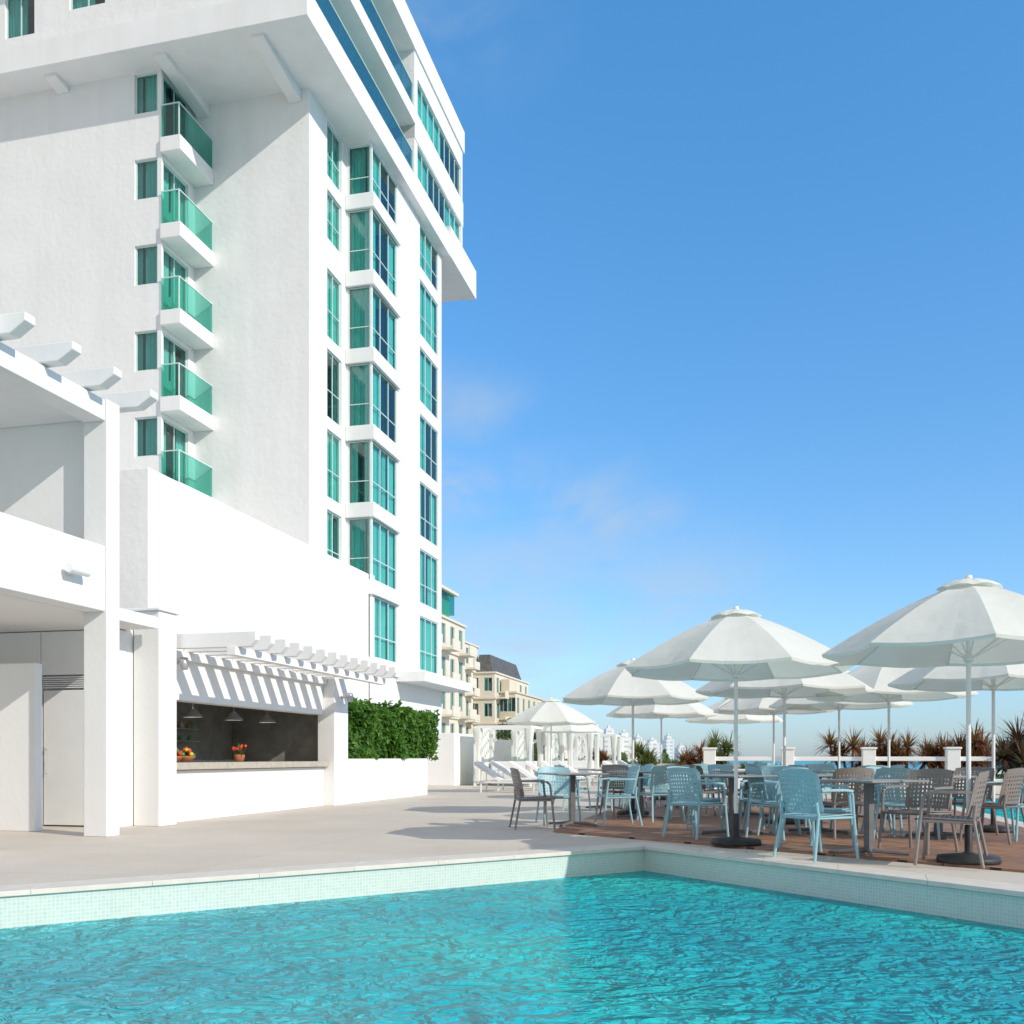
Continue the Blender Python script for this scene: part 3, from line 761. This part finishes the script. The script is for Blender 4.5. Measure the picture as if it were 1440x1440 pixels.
def cabana(w,u):
    e=empty('cabana',LW(w,u,0),-TH); f=MB(); d=MB(); c=MB()
    for x in (-1,1):
        for y in (-1,1):
            f.box(x-.04,x+.04,y-.04,y+.04,0,2.1)
            vs=[];n=14
            for j,(z,r) in enumerate(((2.02,.17),(1.5,.12),(1.0,.08),(.6,.12),(.15,.16))):
                for i in range(n): a=2*pi*i/n; rr=r*(1+.25*sin(a*5)); vs.append((x*.93+rr*cos(a),y*.93+rr*sin(a),z))
            d.add(vs,[(j*n+i,j*n+(i+1)%n,(j+1)*n+(i+1)%n,(j+1)*n+i) for j in range(4) for i in range(n)])
    for x in (-1,1): f.box(x-.035,x+.035,-.96,.96,2.02,2.1)
    for y in (-1,1): f.box(-.96,.96,y-.035,y+.035,2.02,2.1)
    for i in range(7): f.box(-.96,.96,-.8+i*.27,-.76+i*.27,2.1,2.13)
    c.box(-.85,.85,-.85,.85,.15,.5); c.box(-.85,.85,.6,.85,.5,.85)
    for i in range(40):
        y=-.9+1.8*i/40;y2=-.9+1.8*(i+1)/40; d.quad((-.97+.03*sin(y*30),y,.1),(-.97+.03*sin(y2*30),y2,.1),(-.97+.03*sin(y2*30),y2,2.02),(-.97+.03*sin(y*30),y,2.02))
    f.obj('frame','whitepaint',e); d.obj('drapes','canvas',e,smooth=True); c.obj('daybed','cushion',e,bevel=.04)
cabana(-8.3,34.0); cabana(-7.9,38); cabana(-7.5,42.5); cabana(-7.2,48)

# ------------------------------------------------------------------ plants
def cordyline(x,y,h,L,mat,seed,heads=5,nb=120):
    r=random.Random(seed); e=empty('cordyline_plant',(x,y,0)); t=MB(); b=MB()
    for i in range(heads):
        a=r.random()*6.28; d=r.uniform(.1,.65)*L; hh=h*r.uniform(.5,1.0)
        p=(d*cos(a),d*sin(a),hh); t.path([(d*.2*cos(a),d*.2*sin(a),0),(d*.6*cos(a),d*.6*sin(a),hh*.5),p],.035,6)
        blades(b,nb,L*r.uniform(.6,.85),.05,r,.45,p,seg=4,lo=-.5)
    t.obj('stems','trunk',e); b.obj('leaves',mat,e)
PLT=[(1196,29.8,1.4,.95,'redleaf'),(1272,29.8,1.35,.95,'redleaf'),(1350,29.5,1.4,1.05,'redleaf'),(1448,20.6,1.6,.9,'darkleaf'),(1425,21.6,1.35,.8,'darkleaf'),(1495,22,1.7,1.0,'darkleaf'),(1228,30.3,1.5,.95,'redleaf'),
 (1325,30,1.2,.95,'redleaf'),(905,37,1.3,.85,'greenleaf'),(972,35,1.15,.85,'redleaf'),(1010,36,1.5,.9,'greenleaf'),(840,48,1.2,.8,'redleaf'),(1378,29.3,1.5,1.0,'redleaf'),(935,42,.7,.6,'greenleaf'),(870,55,.8,.8,'greenleaf'),(1060,34,.6,.6,'greenleaf')]
for i,(p,Y,h,L,mt) in enumerate(PLT): 
    X=px(p,Y); cordyline(X,Y,h,L,mt,i+10,7)
bed=fillpoly('planting_bed',[[LW(-2,28.62),LW(14,27.5),LW(14,33),LW(2.6,60),LW(-2,60)]],.01,'soil')
def shp(r):
    out=[]
    for i in range(5000):
        w=r.uniform(-1.8,12); u=29.3+r.random()*1.2 if w>2 else r.uniform(30,58); z=.15+.45*abs(sin(w*1.7+u*.8))*r.random()+.1*r.random()
        out.append(((w,u,z),(0,0,1)))
    return out
leafcloud('ground_shrubs',shp,.10,'hedge',None,rz=-TH,seed=9)
lw=empty('low_wall', rz=-TH); k=MB(); k.box(-2.4,-2.1,30,60,0,.55); k.obj('wall','stucco_s',lw)

def blobtree(r, cx, cy, cz, R, n):
    out=[]
    cl=[(cx+r.uniform(-R,R),cy+r.uniform(-R,R),cz+r.uniform(-.4,.5)*R,R*r.uniform(.3,.6)) for _ in range(9)]
    for i in range(n):
        c=r.choice(cl); d=Vector((r.gauss(0,1),r.gauss(0,1),r.gauss(0,1))).normalized(); q=c[3]*r.uniform(.6,1.05)
        out.append(((c[0]+d.x*q,c[1]+d.y*q,c[2]+d.z*q),tuple(d)))
    return out
def trees(r):
    out=[]
    for p,Y,z,R in ((732,115,2.6,2.8),(748,120,1.2,2.4),(722,112,1.4,2),(765,125,0,2.3),(690,105,0,2.5),(785,170,-1,3),(700,100,-1,2.5)):
        out+=blobtree(r,px(p,Y),Y,z,R,900)
    return out
leafcloud('distant_trees',trees,.32,'tree',seed=21)
def farline(r):
    out=[]
    for i in range(4500):
        t=r.random(); p=770+190*t; Y=300+350*r.random(); out.append(((px(p,Y),Y,-4+r.random()*5.0*abs(sin(p*.21)+.4)),(0,-1,.5)))
    return out
leafcloud('coastal_vegetation',farline,1.3,'tree',seed=22)

# ------------------------------------------------------------------ distant buildings
def classic(name, w0,w1,u0,u1,z0,z1,mat,floors,seed,nb_w,nb_u,balc=True):
    e=empty(name,rz=-TH); W=WallSet(seed)
    fh=(z1-z0)/floors; ops=[]
    for f in range(floors):
        for i in range(nb_w):
            a=w0+(w1-w0)*(i+.5)/nb_w; ops.append((a-.5,a+.5,z0+f*fh+fh*.25,z0+f*fh+fh*.78))
    W.panel('u',u0,w0,w1,z0,z1,ops); 
    for o in ops: W.window('u',u0,o,nv=1,tr=(),cov=.3)
    ops=[]
    for f in range(floors):
        for i in range(nb_u):
            a=u0+(u1-u0)*(i+.5)/nb_u; ops.append((a-.6,a+.6,z0+f*fh+fh*.2,z0+f*fh+fh*.8))
    W.panel('w',w1,u0,u1,z0,z1,ops)
    for o in ops: W.window('w',w1,o,nv=1,tr=(),cov=.3)
    W.wall.quad((w0,u1,z0),(w1,u1,z0),(w1,u1,z1),(w0,u1,z1)); W.wall.quad((w0,u0,z1),(w1,u0,z1),(w1,u1,z1),(w0,u1,z1)); W.wall.quad((w0,u0,z0),(w0,u1,z0),(w0,u1,z1),(w0,u0,z1))
    W.finish(e,mat)
    b=MB()
    for f in range(1,floors+1):
        z=z0+f*fh; b.box(w0-.15,w1+.18,u0-.18,u1+.1,z-.16,z+.02)
    if balc:
        for f in range(1,floors):
            z=z0+f*fh
            for i in range(0,nb_u,2):
                a=u0+(u1-u0)*(i+.5)/nb_u; b.box(w1+.19,w1+1.2,a-1.1,a+1.1,z-.1,z+.08)
                b.box(w1+1.1,w1+1.2,a-1.1,a+1.1,z+.09,z+.8)
    b.obj('cornices',mat,e); return e
e1=classic('cream_hotel_building',-40,-25.5,74,87,-4,13.2,'cream2',6,5,4,5)
k=MB(); k.box(-30,-25.8,76,83,13.25,15.2); k.obj('roof_room','cream2',e1); k=MB(); k.box(-29.8,-25.3,75.7,83,13.6,15.3); k.obj('roof_glazing','railglass',e1)
k=MB(); k.box(-30.3,-25.0,75.5,83.4,15.35,15.6); k.obj('roof_slab','cream2',e1)
e2=classic('cream_apartment_building',-36,-31.2,100,112,-4,14.2,'cream2',6,8,2,4)
k=MB(); k.box(-34,-31.4,101,107,14.25,15.6); k.obj('roof_room','railglass',e2)
e3=classic('terraced_hotel_building',-31.9,-28.6,110,128,-4,11.0,'cream2',5,9,2,6)
k=MB(); k.add([(-31.2,110.5,11.02),(-29.0,110.5,11.02),(-29.0,126,11.02),(-31.2,126,11.02),(-30.9,111.5,13.2),(-29.6,111.5,13.2),(-29.6,125,13.2),(-30.9,125,13.2)],[(0,1,5,4),(1,2,6,5),(2,3,7,6),(3,0,4,7),(4,5,6,7)]); k.obj('slate_roof','roofdark',e3)
e5=classic('terraced_annex_building',-28.55,-26.6,112,130,-4,8.8,'cream',4,12,2,6)
k=MB(); k.box(-28.4,-27.4,112.3,116,8.85,10.3); k.box(-31.85,-31.3,110.3,112,11.1,13.8); k.obj('roof_turrets','cream',e5)
e4=classic('beach_club_building',-26.4,-24.2,118,140,-4,5.5,'cream2',3,10,2,6)
k=MB(); k.add([(-26.7,117.5,5.52),(-23.7,117.5,5.52),(-23.7,140,5.52),(-26.7,140,5.52),(-25.2,118.5,6.9),(-25.2,139,6.9)],[(0,1,4),(1,2,5,4),(2,3,5),(3,0,4,5)]); k.obj('pitched_roof','roofdark',e4)
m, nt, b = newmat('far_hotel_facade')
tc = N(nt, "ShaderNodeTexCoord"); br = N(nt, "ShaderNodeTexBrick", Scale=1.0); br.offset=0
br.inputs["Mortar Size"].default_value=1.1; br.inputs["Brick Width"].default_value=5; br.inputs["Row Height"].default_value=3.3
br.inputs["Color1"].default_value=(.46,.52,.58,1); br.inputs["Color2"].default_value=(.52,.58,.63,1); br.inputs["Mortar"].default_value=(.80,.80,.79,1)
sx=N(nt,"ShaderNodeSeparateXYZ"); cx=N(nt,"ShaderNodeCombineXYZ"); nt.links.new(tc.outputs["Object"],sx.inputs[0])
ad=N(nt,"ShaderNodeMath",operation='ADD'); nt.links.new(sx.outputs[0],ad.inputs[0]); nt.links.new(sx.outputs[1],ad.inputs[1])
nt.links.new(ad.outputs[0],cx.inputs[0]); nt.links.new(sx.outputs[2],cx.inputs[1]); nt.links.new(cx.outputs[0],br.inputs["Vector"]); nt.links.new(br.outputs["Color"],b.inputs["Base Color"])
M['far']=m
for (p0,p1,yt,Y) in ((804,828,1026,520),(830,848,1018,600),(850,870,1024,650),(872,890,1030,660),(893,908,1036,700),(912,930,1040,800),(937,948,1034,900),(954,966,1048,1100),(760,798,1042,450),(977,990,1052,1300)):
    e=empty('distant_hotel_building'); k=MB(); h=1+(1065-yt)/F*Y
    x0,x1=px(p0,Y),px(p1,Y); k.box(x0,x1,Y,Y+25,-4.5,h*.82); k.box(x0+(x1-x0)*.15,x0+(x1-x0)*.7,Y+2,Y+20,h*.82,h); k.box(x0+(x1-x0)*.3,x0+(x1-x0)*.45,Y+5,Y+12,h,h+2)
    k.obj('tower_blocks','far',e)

# ------------------------------------------------------------------ WORLD / LIGHT
sun_to = Vector((.8735,-.643,.60)).normalized()
el = math.asin(sun_to.z); az = math.atan2(sun_to.x, sun_to.y)
w = bpy.data.worlds.new("World"); sc.world = w; w.use_nodes = True
nt = w.node_tree; bg = nt.nodes["Background"]
sky = nt.nodes.new("ShaderNodeTexSky"); sky.sky_type='NISHITA'; sky.sun_disc=False; sky.sun_elevation=el; sky.sun_rotation=az
sky.air_density=1.0; sky.dust_density=0.3; sky.ozone_density=2.5
bg.inputs["Strength"].default_value=0.15
tc=N(nt,"ShaderNodeTexCoord")
sz=N(nt,"ShaderNodeSeparateXYZ"); nt.links.new(tc.outputs["Generated"],sz.inputs[0])
tint=ramp(nt,sz.outputs["Z"],[(0.0,(.56,.72,1.08)),(.10,(.82,1.04,1.24)),(.32,(.74,1.22,1.48)),(.61,(.72,1.50,1.82)),(.85,(1.1,1.5,1.6))])
tm_=N(nt,"ShaderNodeMixRGB",blend_type='MULTIPLY'); tm_.inputs[0].default_value=1.0
nt.links.new(sky.outputs[0],tm_.inputs[1]); nt.links.new(tint,tm_.inputs[2])
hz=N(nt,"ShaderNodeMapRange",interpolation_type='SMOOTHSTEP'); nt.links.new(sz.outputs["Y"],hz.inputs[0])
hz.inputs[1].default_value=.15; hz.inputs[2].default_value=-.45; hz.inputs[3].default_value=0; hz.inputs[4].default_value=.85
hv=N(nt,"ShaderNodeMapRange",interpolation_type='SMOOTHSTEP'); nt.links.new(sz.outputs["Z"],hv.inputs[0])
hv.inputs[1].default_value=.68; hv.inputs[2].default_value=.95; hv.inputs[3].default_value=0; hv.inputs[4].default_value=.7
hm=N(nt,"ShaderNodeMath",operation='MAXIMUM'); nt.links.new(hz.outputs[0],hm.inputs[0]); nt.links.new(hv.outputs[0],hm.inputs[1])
mh=N(nt,"ShaderNodeMixRGB"); nt.links.new(hm.outputs[0],mh.inputs[0]); nt.links.new(tm_.outputs[0],mh.inputs[1]); mh.inputs[2].default_value=(4.3,4.2,4.1,1)  # white haze added to unseen sky behind and overhead to neutralise ambient light
nz=N(nt,"ShaderNodeTexNoise",Scale=8.0,Detail=9.0,Roughness=0.6,Distortion=0.4)
mp=N(nt,"ShaderNodeMapping"); mp.inputs["Scale"].default_value=(1,1,1.7); nt.links.new(tc.outputs["Generated"],mp.inputs["Vector"]); nt.links.new(mp.outputs[0],nz.inputs["Vector"])
def blob(pxx,pyy,rad,amp):
    d=Vector(((pxx-720)/F,1,(1065-pyy)/F)).normalized()
    dp=N(nt,"ShaderNodeVectorMath",operation='SUBTRACT'); nt.links.new(tc.outputs["Generated"],dp.inputs[0]); dp.inputs[1].default_value=d
    sc_=N(nt,"ShaderNodeVectorMath",operation='MULTIPLY'); nt.links.new(dp.outputs[0],sc_.inputs[0]); sc_.inputs[1].default_value=(1,1,1.8)
    ln=N(nt,"ShaderNodeVectorMath",operation='LENGTH'); nt.links.new(sc_.outputs[0],ln.inputs[0])
    mr=N(nt,"ShaderNodeMapRange",interpolation_type='SMOOTHSTEP'); nt.links.new(ln.outputs["Value"],mr.inputs[0])
    mr.inputs[1].default_value=0; mr.inputs[2].default_value=rad; mr.inputs[3].default_value=amp; mr.inputs[4].default_value=0
    return mr.outputs[0]
acc=None
for a in [(790,690,.12,.7),(880,730,.09,.6),(640,690,.09,1.0),(660,570,.10,.45),(760,860,.28,.65),(735,930,.16,.8),(920,830,.18,.5),(600,20,.15,.2)]:
    o=blob(*a)
    if acc is None: acc=o
    else:
        mm=N(nt,"ShaderNodeMath",operation='MAXIMUM'); nt.links.new(acc,mm.inputs[0]); nt.links.new(o,mm.inputs[1]); acc=mm.outputs[0]
nr=N(nt,"ShaderNodeMapRange",interpolation_type='SMOOTHSTEP'); nt.links.new(nz.outputs["Fac"],nr.inputs[0]); nr.inputs[1].default_value=.30; nr.inputs[2].default_value=.68
ml=N(nt,"ShaderNodeMath",operation='MULTIPLY'); nt.links.new(nr.outputs[0],ml.inputs[0]); nt.links.new(acc,ml.inputs[1])
mx=N(nt,"ShaderNodeMixRGB"); nt.links.new(ml.outputs[0],mx.inputs[0]); nt.links.new(mh.outputs[0],mx.inputs[1]); mx.inputs[2].default_value=(3.5,4.2,5.0,1)
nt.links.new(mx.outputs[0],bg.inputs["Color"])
sd=bpy.data.lights.new('sun','SUN'); sd.energy=3.5; sd.angle=radians(.5); sd.color=(1,.94,.85)
so=bpy.data.objects.new('sun',sd); COL.objects.link(so); so.rotation_euler=(-sun_to).to_track_quat('-Z','Y').to_euler(); so.location=(20,-20,30)

cam=bpy.data.cameras.new('camera'); co=bpy.data.objects.new('camera',cam); COL.objects.link(co); sc.camera=co
co.location=(0,0,1.0); co.rotation_euler=(radians(90),0,0); cam.sensor_width=36; cam.lens=36*F/1440; cam.shift_y=(1065-720)/1440; cam.clip_end=20000; cam.clip_start=.05
sc.view_settings.view_transform='Standard'; sc.view_settings.look='None'; sc.view_settings.exposure=0
